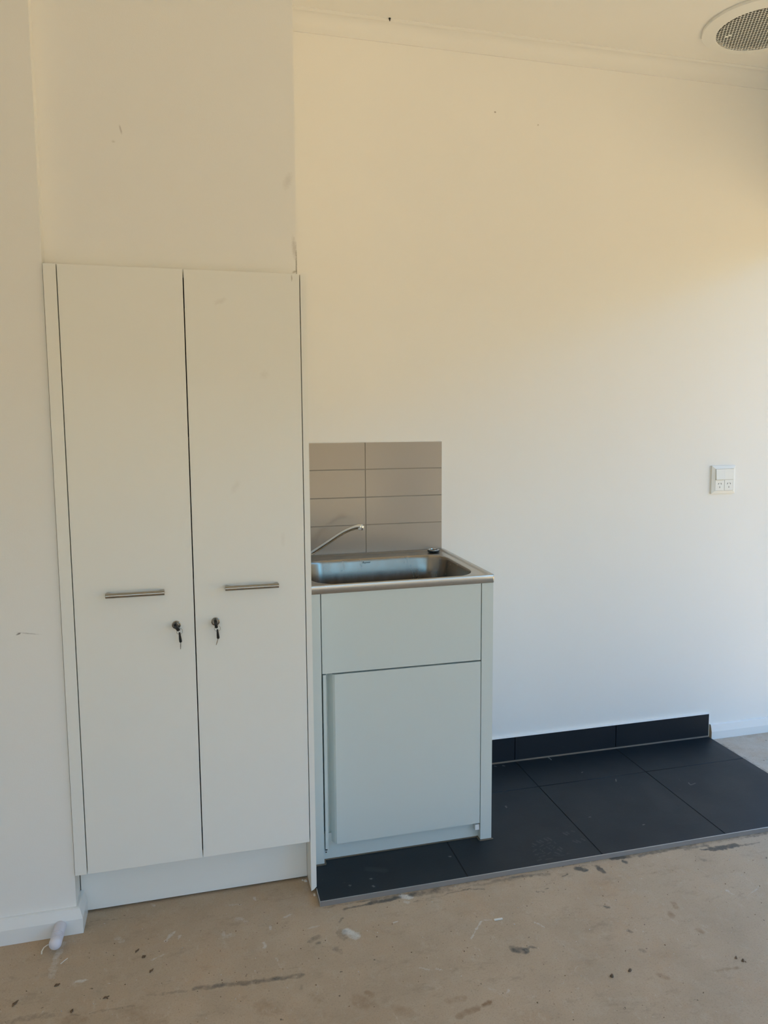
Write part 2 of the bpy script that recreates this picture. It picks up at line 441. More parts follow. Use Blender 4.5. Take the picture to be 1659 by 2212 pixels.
# concrete floor: fine grid where the photo looks, coarse slabs around it
STROKES = [
    ('d',0.07,-0.934,0.328,-0.957,0.015,0.55), ('d',-0.037,-0.928,0.045,-0.935,0.011,0.3), ('d',-0.213,-0.946,-0.069,-0.953,0.0069,0.3), ('d',-0.365,-0.926,-0.2,-0.932,0.0223,0.25),
    ('d',0.227,-0.914,0.377,-0.933,0.0055,0.2), ('d',-0.21,-0.595,-0.081,-0.614,0.0046,0.3), ('g',-0.268,-0.671,-0.276,-0.725,0.0166,0.5), ('g',-0.277,-0.729,-0.275,-0.798,0.0192,0.35),
    ('g',0.467,-0.824,0.488,-0.849,0.0259,0.9), ('d',0.452,-0.82,0.455,-0.844,0.0287,0.35), ('d',0.427,-0.885,0.439,-0.899,0.0197,0.3), ('d',0.88,-1.008,0.904,-1.02,0.0241,0.85),
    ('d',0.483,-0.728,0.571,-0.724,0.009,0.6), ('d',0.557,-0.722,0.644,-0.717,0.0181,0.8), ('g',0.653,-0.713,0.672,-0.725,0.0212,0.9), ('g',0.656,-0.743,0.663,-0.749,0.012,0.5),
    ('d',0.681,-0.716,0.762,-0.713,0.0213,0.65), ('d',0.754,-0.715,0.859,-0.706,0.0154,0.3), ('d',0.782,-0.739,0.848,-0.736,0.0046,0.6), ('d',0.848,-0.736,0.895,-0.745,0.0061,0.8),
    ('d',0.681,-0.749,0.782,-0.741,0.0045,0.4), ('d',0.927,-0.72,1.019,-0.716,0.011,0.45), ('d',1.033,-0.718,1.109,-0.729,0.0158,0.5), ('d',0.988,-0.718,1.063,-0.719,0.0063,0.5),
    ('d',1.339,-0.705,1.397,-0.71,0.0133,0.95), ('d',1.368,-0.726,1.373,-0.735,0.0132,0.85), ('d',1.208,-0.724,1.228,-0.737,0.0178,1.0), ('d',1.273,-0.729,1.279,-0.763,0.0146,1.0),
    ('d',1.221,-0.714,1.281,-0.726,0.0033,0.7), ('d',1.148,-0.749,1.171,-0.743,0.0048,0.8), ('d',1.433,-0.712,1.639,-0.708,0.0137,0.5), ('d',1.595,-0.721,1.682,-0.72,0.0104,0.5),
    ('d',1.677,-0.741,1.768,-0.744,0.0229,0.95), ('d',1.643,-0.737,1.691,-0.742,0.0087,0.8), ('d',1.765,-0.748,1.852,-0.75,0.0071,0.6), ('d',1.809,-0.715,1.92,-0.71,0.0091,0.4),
    ('d',1.041,-0.798,1.058,-0.801,0.0062,0.9), ('d',1.066,-0.794,1.077,-0.792,0.0047,0.8), ('d',1.199,-0.913,1.207,-0.919,0.0092,0.7), ('d',1.206,-1.022,1.21,-1.027,0.0119,0.45),
    ('d',1.196,-1.098,1.201,-1.103,0.0131,0.4), ('d',1.605,-0.93,1.607,-0.933,0.0115,0.5), ('d',0.922,-1.011,0.932,-1.017,0.01,0.5), ('d',1.601,-0.777,1.614,-0.788,0.0205,0.35),
    ('d',0.322,-0.993,0.318,-1.0,0.0108,0.3), ('d',0.367,-0.84,0.394,-0.823,0.0172,0.4), ('d',0.384,-0.851,0.39,-0.849,0.0114,0.6), ('d',0.459,-0.778,0.47,-0.768,0.0088,0.4),
    ('r',0.476,-1.054,0.485,-1.069,0.0133,0.5), ('r',0.444,-1.073,0.472,-1.099,0.0395,0.3), ('r',0.73,-1.169,0.746,-1.164,0.0106,1.0), ('r',0.662,-1.184,0.712,-1.173,0.0183,0.5),
    ('r',0.657,-1.131,0.692,-1.133,0.0212,0.25), ('r',0.532,-1.127,0.56,-1.149,0.0339,0.22), ('r',0.233,-1.037,0.249,-1.047,0.0529,0.28), ('r',-0.211,-0.961,-0.186,-0.961,0.0412,0.3),
    ('r',-0.068,-0.971,-0.013,-1.022,0.0538,0.2), ('r',0.35,-1.029,0.358,-1.05,0.0213,0.3), ('r',1.393,-0.953,1.392,-0.97,0.0188,0.35), ('r',1.359,-0.987,1.356,-1.002,0.0139,0.5),
    ('r',1.191,-1.189,1.201,-1.203,0.0169,0.35), ('r',1.392,-1.069,1.392,-1.077,0.0152,0.5), ('r',1.337,-1.217,1.391,-1.218,0.0073,0.4), ('r',1.141,-0.994,1.173,-1.013,0.0888,0.12),
    ('r',1.17,-1.286,1.236,-1.333,0.0958,0.12), ('r',0.959,-0.914,1.114,-0.915,0.0894,0.1), ('g',0.836,-0.881,0.808,-0.909,0.0051,0.8), ('g',0.806,-0.909,0.784,-0.941,0.0043,0.6),
    ('g',0.846,-0.877,0.862,-0.884,0.0088,0.4), ('g',0.976,-0.923,0.991,-0.947,0.0059,0.5), ('g',1.578,-0.939,1.586,-0.961,0.0065,0.5), ('g',0.939,-1.155,1.039,-1.091,0.0028,0.3),
    ('g',1.621,-0.978,1.685,-0.949,0.0049,0.3), ('g',0.619,-1.008,0.639,-1.02,0.0069,0.4), ('g',0.657,-1.023,0.672,-1.032,0.0034,0.6), ('g',0.599,-0.826,0.608,-0.824,0.0044,0.8),
    ('g',0.015,-0.702,-0.008,-0.736,0.0089,0.55), ('g',0.031,-0.724,0.029,-0.731,0.0088,0.5), ('g',0.188,-0.697,0.203,-0.712,0.0297,0.3), ('g',0.141,-0.76,0.166,-0.757,0.0233,0.25),
    ('g',0.142,-0.727,0.146,-0.752,0.0088,0.4), ('g',0.313,-0.719,0.334,-0.71,0.0089,0.7), ('g',0.372,-0.786,0.398,-0.781,0.0087,0.4), ('g',0.248,-0.81,0.248,-0.829,0.0086,0.7),
    ('g',0.268,-0.746,0.268,-0.758,0.0117,0.5), ('g',-0.216,-0.835,-0.193,-0.833,0.0086,0.75), ('g',-0.135,-0.69,-0.119,-0.704,0.0209,0.3), ('g',-0.052,-0.559,-0.039,-0.57,0.0078,0.5),
    ('g',0.17,-0.623,0.195,-0.627,0.0092,0.35), ('g',-0.035,-0.8,-0.012,-0.79,0.0072,0.4), ('g',0.272,-0.875,0.276,-0.888,0.007,0.5), ('g',-0.07,-0.592,-0.05,-0.61,0.0401,0.15),
    ('g',0.239,-0.606,0.242,-0.62,0.0061,0.6), ('g',0.766,-1.125,0.798,-1.157,0.0161,0.2), ('g',0.974,-1.178,0.981,-1.188,0.0163,0.25), ('g',0.845,-1.167,0.867,-1.196,0.0267,0.2),
    ('g',0.806,-1.136,0.805,-1.142,0.0067,0.7), ('g',1.007,-0.987,1.156,-0.968,0.0589,0.08), ('d',2.237,-0.069,2.239,-0.337,0.0152,0.35), ('d',0.426,-0.708,1.119,-0.699,0.0062,0.45),  # last stroke, continued below: dirt plus painted shade along the tile edge
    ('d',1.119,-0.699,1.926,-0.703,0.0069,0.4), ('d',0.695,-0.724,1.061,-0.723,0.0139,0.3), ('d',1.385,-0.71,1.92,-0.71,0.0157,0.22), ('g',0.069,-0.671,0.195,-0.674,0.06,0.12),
    ('g',0.279,-0.862,0.424,-0.866,0.0707,0.1), ('g',-0.139,-0.766,-0.032,-0.847,0.072,0.1), ('g',0.526,-0.965,0.702,-0.96,0.0557,0.08), ('d',0.07,-0.608,0.252,-0.603,0.0215,0.12),
    ('d',0.531,-0.837,0.606,-0.848,0.0433,0.1), ('r',0.299,-1.078,0.422,-1.126,0.0521,0.14), ('r',0.779,-1.209,0.877,-1.25,0.0524,0.12), ('d',-0.063,-0.888,0.181,-0.922,0.0416,0.08),
]

def vnoise(P, scale, seed):
    g = np.random.default_rng(seed).random((257, 257)).astype(np.float32)
    q = P*scale; i = np.floor(q).astype(int); f = q-i; f = f*f*(3-2*f)
    x0, y0 = i[:, 0] % 256, i[:, 1] % 256
    a = g[x0, y0]*(1-f[:, 0])+g[x0+1, y0]*f[:, 0]; b = g[x0, y0+1]*(1-f[:, 0])+g[x0+1, y0+1]*f[:, 0]
    return a*(1-f[:, 1])+b*f[:, 1]

def stroke_mask(P, strokes, warp=1.0):
    K = vnoise(P, 45, 5)*.6 + vnoise(P, 120, 6)*.4
    P = P + warp*(np.stack([vnoise(P, 38, 1)-.5, vnoise(P, 38, 2)-.5], 1)*.005 + np.stack([vnoise(P, 130, 3)-.5, vnoise(P, 130, 4)-.5], 1)*.005)
    out = np.zeros((len(P), 3), np.float32)
    ch = {'d': 0, 'g': 1, 'r': 2}
    for c, x0, y0, x1, y1, w, s in strokes:
        a = np.array([x0, y0]); d = np.array([x1-x0, y1-y0]); L = max(float(d @ d), 1e-9)
        pad = w*1.2 + 0.01
        sel = np.where((P[:, 0] > min(x0, x1)-pad) & (P[:, 0] < max(x0, x1)+pad) & (P[:, 1] > min(y0, y1)-pad) & (P[:, 1] < max(y0, y1)+pad))[0]
        q = P[sel]-a
        t = np.clip((q @ d)/L, 0, 1)
        dist = np.linalg.norm(q - t[:, None]*d, axis=1)
        # the stroke is about twice as deep as wide on the floor than it looks, so w is its visible width
        f = np.clip(1.0 - (dist/(w*0.62))**2, 0, 1)**0.6*s*(1.0 if warp == 0 else np.clip(.35+1.3*K[sel], 0, 1.15))
        out[sel, ch[c]] = np.maximum(out[sel, ch[c]], f)
    return out

def grid_mesh(name, x0, x1, y0, y1, z, step, extra=None):
    nx = int(round((x1-x0)/step)); ny = int(round((y1-y0)/step))
    xs = np.linspace(x0, x1, nx+1); ys = np.linspace(y0, y1, ny+1)
    X, Y = np.meshgrid(xs, ys); P = np.stack([X.ravel(), Y.ravel()], 1)
    V = np.concatenate([P, np.full((len(P), 1), z)], 1)
    i = np.arange(nx*ny); r = i//nx; c = i % nx; a = r*(nx+1)+c
    F = np.stack([a, a+1, a+nx+2, a+nx+1], 1)
    if extra is not None:
        ev, ef = extra
        F = np.concatenate([F, np.array(ef)+len(V)]); V = np.concatenate([V, np.array(ev)])
    me = bpy.data.meshes.new(name)
    me.vertices.add(len(V)); me.vertices.foreach_set('co', V.astype(np.float32).ravel())
    me.loops.add(F.size); me.loops.foreach_set('vertex_index', F.astype(np.int32).ravel())
    me.polygons.add(len(F)); me.polygons.foreach_set('loop_start', np.arange(0, F.size, 4, dtype=np.int32))
    me.polygons.foreach_set('loop_total', np.full(len(F), 4, np.int32))
    me.update(calc_edges=True)
    return me, V

def set_marks(me, rgb):
    at = me.color_attributes.new('marks', 'FLOAT_COLOR', 'POINT')
    full = np.ones((len(me.vertices), 4), np.float32); full[:, :3] = 0; full[:len(rgb), :3] = rgb
    at.data.foreach_set('color', full.ravel())

gx0, gx1, gy0, gy1 = -0.9, 2.70, -1.65, 0.0
ev = [(-3.3, -6.3, 0), (XR+.1, -6.3, 0), (XR+.1, gy0, 0), (-3.3, gy0, 0), (-3.3, 0.1, 0), (gx0, gy0, 0), (gx0, .1, 0), (gx1, gy0, 0), (XR+.1, .1, 0), (gx1, 0.1, 0), (gx0, 0, 0), (gx1, 0, 0),
      (-3.3, -6.3, -.12), (XR+.1, -6.3, -.12), (XR+.1, .1, -.12), (-3.3, .1, -.12)]
ef = [(0, 1, 2, 3), (3, 5, 6, 4), (7, 2, 8, 9), (10, 11, 9, 6), (12, 15, 14, 13), (0, 12, 13, 1), (1, 13, 14, 8), (8, 14, 15, 4), (4, 15, 12, 0)]
me, V = grid_mesh('floor', gx0, gx1, gy0, gy1, 0.0, 0.004, (ev, ef))
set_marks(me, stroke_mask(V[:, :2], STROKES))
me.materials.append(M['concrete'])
floor = bpy.data.objects.new('floor', me); COL.objects.link(floor)
tag(floor, 'bare stained concrete floor slab with paint drips, rust spots and mortar smears', 'floor', kind='structure')

struct('wall_back', box(-3.3, XR+.1, 0, .1, 0, ZC+.1), M['wall_back'], 'plain cream painted wall behind the laundry tub and power outlet', 'wall')
struct('wall_left', box(-3.2, XWL, YWL, 0, 0, ZC), M['wall_left'], 'cream painted wall left of the tall cupboard, above the door stop', 'wall')
struct('wall_upper', box(XWL, XB, YB, 0, 1.7705, ZC), M['wall_upper'], 'cream painted bulkhead wall above the tall two door cupboard', 'wall')
bm = bmesh.new()
add_box(bm, XR, XR+.1, -6.2, YO0, 0, ZC); add_box(bm, XR, XR+.1, YO1, 0, 0, ZC); add_box(bm, XR, XR+.1, YO0, YO1, ZL, ZC)
struct('wall_right', bm, M['wall'], 'cream painted wall with the wide open garage doorway, right of the frame', 'wall')
bm = bmesh.new()
add_box(bm, -3.3, FX0, -6.3, -6.2, 0, ZC+.1); add_box(bm, FX1, XR+.1, -6.3, -6.2, 0, ZC+.1); add_box(bm, FX0, FX1, -6.3, -6.2, ZL, ZC+.1)
struct('wall_front', bm, M['wall'], 'cream painted wall with an open doorway added as fill behind the camera', 'wall')
struct('wall_side', box(-3.3, -3.2, -6.2, 0, 0, ZC+.1), M['wall'], 'cream painted far left side wall outside the frame', 'wall')
struct('ceiling', box(-3.3, XR+.1, -6.3, .1, ZC, ZC+.12), M['ceiling'], 'flat cream painted ceiling with the round exhaust grille', 'ceiling')
bm = bmesh.new(); add_box(bm, XR+.1, 45, -45, 45, -.25, -.02); add_box(bm, -45, XR+.1, -45, -6.3, -.25, -.02)
struct('driveway', bm, M['driveway'], 'ochre sunlit driveway outside the open garage doorway', 'driveway')

bm = bmesh.new(); add_box(bm, 11.5, 11.7, -15, 45, -.02, 4.9); add_box(bm, -45, 11.7, -15.2, -15, -.02, 3.1)  # unseen walls added to block the low sky outside both openings
struct('wall_sky_screen', bm, M['sky_screen'], 'tan wall added across the driveway to block the low sky, out of the frame', 'wall')

bm = bmesh.new(); add_box(bm, XR+.1, XR+.62, -6.9, .7, 2.42, 2.46); add_box(bm, XR+.60, XR+.62, -6.9, .7, 2.40, 2.60)  # unseen overhang added to keep high sky off the wall by the opening
struct('trim_3', bm, M['trim'], 'white eave and fascia added above the garage doorway to cut off high sky, out of the frame', 'eave')
# cove cornice, profile out from the wall
def cove(zc):
    pr = [(0, zc), (0.0553, zc), (0.0553, zc-.0020), (0.0465, zc-.0062), (0.0445, zc-.0040)]
    for i in range(1, 9):
        a = math.radians(90*i/9)
        pr.append((0.0445-(0.0385)*math.sin(a), zc-.0040-(0.0450)*(1-math.cos(a))))
    pr += [(0.006, zc-.049), (0.0058, zc-.0551), (0, zc-.0551)]
    return pr
c = struct('trim_1', add_sweep(bmesh.new(), cove(ZC), [(XB, 0), (XR, 0)]), M['cornice'], 'curved cove cornice running along the top of the back wall', 'cornice', smooth=True, angle=28)
c = struct('trim_2', add_sweep(bmesh.new(), cove(ZC), [(-3.2, YWL), (XWL, YWL), (XWL, YB), (XB, YB), (XB, -.056)]), M['cornice'], 'curved cove cornice above the bulkhead, out of the frame', 'cornice', smooth=True, angle=28)

def skirt(t, h, hb, lip):
    return [(0, 0.0005), (t, 0.0005), (t, hb), (t-.0075, h), (t-.0075-lip, h+.002), (0, h+.002)]
struct('baseboard_left', add_sweep(bmesh.new(), skirt(.0175, .068, .0423, .004), [(-3.2, YWL), (XWL, YWL), (XWL, -.5525)]), M['trim'], 'white chamfered skirting board wrapping the left wall corner', 'skirting board')
o = struct('baseboard_right', add_sweep(bmesh.new(), skirt(.0165, .0625, .034, .003), [(2.2235, 0), (XR, 0)]), M['trim'], 'short white chamfered skirting board right of the dark tiles', 'skirting board')
obj('raw_end', add_sweep(bmesh.new(), skirt(.0160, .0620, .0336, .003), [(2.2228, 0), (2.22345, 0)]), M['rawend'], o)['label'] = 'bare brown cut end'

# dark floor tiling: mortar bed, 8 tiles, metal edge strip
bm = bmesh.new()
add_box(bm, TX[0], TX[4]-.001, YF+.0025, -.001, 0.0, ZT-.0022)
tiling = struct('floor_tiling', bm, M['darkgrout'], 'raised patch of charcoal floor tiles under the laundry tub', 'tiled floor')
GAP = .0016
TILE_MARKS = [
    (1.1456,-0.5726,1.1523,-0.5856,0.0049,0.11), (1.1565,-0.5712,1.1632,-0.5842,0.0049,0.11), (1.175,-0.565,1.1817,-0.5803,0.0049,0.11), (1.1883,-0.5641,1.195,-0.5795,0.0049,0.11),
    (1.1267,-0.583,1.1332,-0.5936,0.0049,0.11), (1.1193,-0.5964,1.1229,-0.5995,0.0036,0.088), (1.142,-0.6048,1.1578,-0.5982,0.0024,0.132), (1.1707,-0.5951,1.1849,-0.5924,0.0024,0.132),
    (1.175,-0.6073,1.1831,-0.6117,0.0024,0.11), (1.1621,-0.6103,1.1683,-0.6315,0.0024,0.132), (1.1465,-0.6191,1.154,-0.6168,0.0024,0.11), (1.1787,-0.6257,1.1879,-0.6174,0.0024,0.11),
    (1.1981,-0.5916,1.2001,-0.6032,0.003,0.088), (1.1358,-0.6204,1.141,-0.6411,0.0024,0.132), (1.1083,-0.6257,1.1236,-0.6171,0.003,0.11), (1.1463,-0.6509,1.1616,-0.6425,0.003,0.11),
    (1.1192,-0.6372,1.1348,-0.6436,0.0024,0.088), (1.1902,-0.6332,1.1956,-0.6476,0.0049,0.11), (1.2015,-0.6233,1.2035,-0.6369,0.0049,0.11), (1.1729,-0.6477,1.1815,-0.6606,0.0049,0.11),
    (1.108,-0.6425,1.1157,-0.6446,0.0049,0.11), (1.114,-0.6588,1.135,-0.6562,0.0024,0.11), (1.1632,-0.6598,1.1769,-0.6698,0.003,0.088), (1.1769,-0.6698,1.2174,-0.6641,0.0018,0.077),
    (1.2519,-0.5517,1.2571,-0.5647,0.0073,0.11), (1.2632,-0.5478,1.2672,-0.5606,0.0049,0.11), (1.2838,-0.5465,1.2909,-0.5531,0.0049,0.088), (1.2589,-0.6016,1.2685,-0.6154,0.0043,0.11),
    (1.2713,-0.6027,1.2797,-0.6162,0.0043,0.11), (1.2925,-0.5973,1.2986,-0.6102,0.0043,0.11), (1.1,-0.6755,1.1142,-0.6713,0.0061,0.066), (1.1295,-0.6755,1.1487,-0.6766,0.0061,0.066),
    (1.4567,-0.0142,1.4579,-0.041,0.0032,0.9), (1.8671,-0.3551,1.864,-0.3733,0.0032,0.4), (1.864,-0.3733,1.8898,-0.3652,0.0032,0.35), (1.6201,-0.2558,1.6119,-0.273,0.0032,0.5),
    (1.521,-0.1724,1.528,-0.1703,0.0032,0.6), (1.5336,-0.576,1.5398,-0.5746,0.0032,0.6), (1.2174,-0.0302,1.2229,-0.036,0.0048,0.6), (1.2506,-0.0352,1.2561,-0.041,0.0048,0.6),
    (1.1369,-0.334,1.1366,-0.3474,0.0032,0.5), (1.3849,-0.4816,1.3895,-0.4829,0.0032,0.4), (0.5785,-0.6298,0.5825,-0.6309,0.0048,0.5), (0.5775,-0.6651,0.5804,-0.6706,0.0048,0.5),
    (0.5121,-0.6449,0.5143,-0.6478,0.0048,0.4), (0.8428,-0.5808,0.847,-0.5819,0.0048,0.5), (0.5828,-0.5792,0.6288,-0.5994,0.0224,0.04), (2.1999,-0.1009,2.2011,-0.3321,0.048,0.03),
    (1.7194,-0.3181,1.6838,-0.4882,0.064,0.02),
]
tstrokes = [('d',)+t for t in TILE_MARKS]
def floor_tile(x0, x1, y0, y1):
    b = .0006; zb = ZT-.009
    ev = [(x0, y0, ZT-b), (x1, y0, ZT-b), (x1, y1, ZT-b), (x0, y1, ZT-b), (x0, y0, zb), (x1, y0, zb), (x1, y1, zb), (x0, y1, zb)]
    X0, X1, Y0, Y1 = x0+b, x1-b, y0+b, y1-b
    tv = [(X0, Y0, ZT), (X1, Y0, ZT), (X1, Y1, ZT), (X0, Y1, ZT)]
    ef = [(0, 1, 9, 8), (1, 2, 10, 9), (2, 3, 11, 10), (3, 0, 8, 11), (4, 5, 1, 0), (5, 6, 2, 1), (6, 7, 3, 2), (7, 4, 0, 3)]
    marked = any(t[1] > X0 and t[1] < X1 and t[2] > Y0 and t[2] < Y1 for t in tstrokes)
    me, V = grid_mesh('floor_tile', X0, X1, Y0, Y1, ZT, .003 if marked else .15, (ev+tv, ef))
    set_marks(me, stroke_mask(V[:, :2], tstrokes, 0))
    me.materials.append(M['charcoal'])
    o = bpy.data.objects.new('floor_tile', me); COL.objects.link(o); o.parent = tiling
for k in range(4):
    xa = TX[k]+(GAP if k else 0); xb = TX[k+1]-(GAP if k < 3 else 0)
    if k > 0 or True:
        floor_tile(xa, xb, YC+GAP, -.0125)
    floor_tile(xa, xb, YF+.0024, YC-GAP)
bm = bmesh.new()
add_box(bm, TX[0], TX[4], YF, YF+.0024, 0.0, ZT+.0004, .0004, 1)
edge = obj('edge_strip', bm, M['aluface'], tiling)
edge['label'] = 'mortar-smeared metal edge strip'
obj('edge_lip', box(TX[0], TX[4], YF-.0002, YF+.0026, ZT+.0002, ZT+.0010), M['alu'], edge)['label'] = 'bright metal lip'
obj('edge_strip', box(TX[0]-.0018, TX[0]-.0001, YF, -.6350, 0.0005, ZT+.0008), M['alu'], tiling)

# tile skirting along the back wall
sk = struct('baseboard_back', box(1.0110, TX[4]-.001, -.002, 0, ZT, ZT+.098), M['darkgrout'], 'low charcoal tile skirting behind the raised tiled floor', 'tile skirting')
for xa, xb in ((1.0110, 1.3122), (1.3122, 1.7637), (1.7637, 2.2103)):
    o = obj('skirting_tile', box(xa+(.0014 if xa > 1.02 else 0), xb-(.0014 if xb < 2.2 else 0), -.0120, -.0022, ZT+.0022, ZT+.0999, .0006, 1), M['charcoal'], sk)
bm = bmesh.new(); add_prism(bm, [(-.0112, ZT+.0999), (-.001, ZT+.0999), (0, ZT+.1032), (-.0006, ZT+.1032)], 1.011, 2.2105, 'yz')
add_box(bm, 2.2105, 2.2118, -.0095, -.0002, ZT+.048, ZT+.1028)
obj('caulk_bead', bm, M['caulk'], sk)['label'] = 'white caulk line along the tops'
bm = bmesh.new(); add_prism(bm, [(-.0165, ZT+.0002), (-.0118, ZT+.0050), (-.0110, ZT+.0002)], 1.011, 2.2105, 'yz')
obj('sealant_bead', bm, M['sealant'], sk)['label'] = 'brown sealant line along the bottoms'

# splashback tiles
sb = struct('splashback', box(.4172, 1.0048, -.0062, 0, .880, 1.2962), M['grout'], 'low taupe tiled splashback on the wall above the laundry tub', 'splashback')
zr = [.8890, .9944, 1.0964, 1.1984, 1.2962]
for k in range(4):
    for xa, xb in ((.4172, .7101), (.7129, 1.0048)):
        obj('splashback_tile', box(xa, xb, -.0085, -.0008, zr[k]+(.0014 if k else 0), zr[k+1]-(.0014 if k < 3 else 0), .0009, 2), M['taupe'], sb)
"""white caulk at the splashback's top and right edge"""
bm = bmesh.new(); add_prism(bm, [(-.0075, 1.2962), (-.0005, 1.2962), (0, 1.2995), (-.0006, 1.2992)], .4172, 1.0048, 'yz')
add_prism(bm, [(1.0048, -.0070), (1.0048, -.0005), (1.0085, 0), (1.0080, -.0006)], .895, 1.2962, 'xy')
obj('caulk_bead', bm, M['caulk'], sb)['label'] = 'white caulk line along the edges'

# ------------------------------------------------------------------ tall cupboard
cup = thing('tall_cupboard', (0.09, -0.35, 0), 'tall white two door cupboard with bar handles and keyed locks', 'cupboard')
XD0, XM0, XM1, XD1 = -0.2039, 0.0964, 0.0992, 0.3981
ZD0, ZD1 = .1611, 1.7683
bm = bmesh.new()
add_box(bm, -.2045, -.1885, -.612, -.02, .155, 1.766)
add_box(bm, .384, .3995, -.612, -.02, .155, 1.766)
add_box(bm, -.1885, .384, -.612, -.02, .155, .171)
add_box(bm, -.1885, .384, -.612, -.02, 1.750, 1.766)
add_box(bm, -.1885, .384, -.03, -.02, .171, 1.750)
for z in (.55, .93, 1.32): add_box(bm, -.1885, .384, -.58, -.03, z, z+.016)
obj('carcass', bm, M['edge'], cup)
obj('filler_strip', box(-.2362, -.2064, YT, -.6100, ZD0, ZD1, .0006, 1), M['melamine'], cup)
bm = bmesh.new()
# end panel: its foot is chipped at the lower right
add_prism(bm, [(.4005, .0085), (.4085, .0125), (.4163, .0200), (.4163, 1.7683), (.4005, 1.7683)], YT, -.0005, 'xz')
obj('end_panel', bm, M['melamine'], cup)
obj('kickboard', box(-.2357, .3998, -.552, -.536, .006, .158, .0004, 1), M['melamine'], cup)
for nm, xa, xb in (('left', XD0, XM0), ('right', XM1, XD1)):
    dz = 0.0
    door = obj('door', box(xa, xb, YT, -.6163, ZD0+dz, ZD1, .0008, 2), M['melamine'], cup)
    hx0, hx1, hz = (-.1240, .0232, .9272) if nm == 'left' else (.1797, .3235, .9285)
    bm = bmesh.new()
    for s, xe in ((1, hx0), (-1, hx1)):
        poly = [(xe+s*.0015, YT), (xe+s*.0060, YT), (xe+s*.0165, YT-.0155), (xe+s*.0165, YT-.0200), (xe, YT-.0200)]
        if s < 0: poly = poly[::-1]
        add_prism(bm, poly, hz-.0052, hz+.0052, 'xy')
    add_tube(bm, [(hx0, YT-.0225, hz), (hx0+.0005, YT-.0225, hz), (hx1-.0005, YT-.0225, hz), (hx1, YT-.0225, hz)], [.0060, .0066, .0066, .0060], 24)
    h = obj('handle', bm, M['nickel'], door, smooth=True, angle=40); h['label'] = 'satin metal bar handle'
    lx, lz = (.0495, .8329) if nm == 'left' else (.1521, .8345)
    bm = bmesh.new()
    add_lathe(bm, [(.0112, 0), (.0116, .0015), (.0112, .0032), (.0098, .0038), (.0092, .0030), (.0088, .0018), (.0072, .0018), (.0066, .0062), (.0, .0066)], (lx, YT, lz), (0, -1, 0), 40)
    l = obj('lock', bm, M['nickel'], door, smooth=True, angle=40); l['label'] = 'round keyed cam lock'

# ------------------------------------------------------------------ two rings of keys in the locks
def key_set(lx, lz, tw, ringc, ringrot, bow0, bow1, tip, label):
    t = thing('key_ring', (lx, YT-.02, lz), label, 'keys', 'cupboard keys')
    # key in the lock: blade, round collar and black head turned by tw
    rot = Matrix.Translation((lx, YT, lz)) @ Matrix.Rotation(math.radians(tw), 4, 'Y')
    bm = bmesh.new()
    pr = []
    for i in range(16):
        a = 2*math.pi*i/16
        pr.append((-.0185+.0105*math.cos(a), -.0022+.0122*math.sin(a)))
    add_prism(bm, pr, -.0038, .0038, 'yz')
    bmesh.ops.bevel(bm, geom=[e for e in bm.edges if abs(e.verts[0].co.x-e.verts[1].co.x) < 1e-6], offset=.0010, segments=2, affect='EDGES')
    add_box(bm, -.0042, .0042, -.0115, -.0066, -.0050, .0050, .0012)
    bmesh.ops.transform(bm, matrix=rot, verts=bm.verts[:])
    obj('key_head', bm, M['black'], t, smooth=True)
    # ring
    bm = bmesh.new(); c = Vector(ringc)
    n = 36; pts = []
    ax = Matrix.Rotation(math.radians(ringrot), 3, 'Z')
    prof = 8; rr = .0080; wr = .00055; rings = []
    for i in range(n):
        a = 2*math.pi*i/n
        d = ax @ Vector((math.cos(a), 0, math.sin(a))); nn = ax @ Vector((0, 1, 0))
        rings.append([bm.verts.new(c + d*(rr+wr*math.cos(2*math.pi*k/prof)) + nn*wr*math.sin(2*math.pi*k/prof)) for k in range(prof)])
    for i in range(n):
        A, B = rings[i], rings[(i+1) % n]
        for k in range(prof): bm.faces.new((A[k], A[(k+1) % prof], B[(k+1) % prof], B[k]))
    obj('split_ring', bm, M['nickel'], t, smooth=True)['label'] = 'thin metal split ring'
    # spare key hanging
    a, b, e = Vector(bow0), Vector(bow1), Vector(tip)
    bm = bmesh.new()
    add_tube(bm, [a+(b-a)*f for f in (0, .04, .25, .6, .92, 1)], [.0018, .0024, .0027, .0034, .0038, .0030], 14, 1.0)
    for v in bm.verts: v.co.y = a.y + (v.co.y-a.y)*.75
    k = obj('spare_key_head', bm, M['black'], t, smooth=True, angle=50)
    bm = bmesh.new()
    d = (e-b)
    add_tube(bm, [b-d*.04, b+d*.3, b+d*.62, e], [.0011, .0011, .0012, .0009], 8)
    for v in bm.verts: v.co.y = b.y + (v.co.y-b.y)*2.2
    obj('key_blade', bm, M['nickel'], k)['label'] = 'thin metal key blade'
key_set(.0495, .8329, -30, (.0577, -.6520, .8185), 12, (.0571, -.6520, .8160), (.0594, -.6480, .7880), (.0583, -.6460, .7675), 'black headed keys on a ring hanging from the left cupboard door lock')
key_set(.1521, .8345, -8, (.1560, -.6530, .8195), -8, (.1560, -.6530, .8170), (.1577, -.6480, .7905), (.1520, -.6450, .7710), 'black headed keys on a ring hanging from the right cupboard door lock')

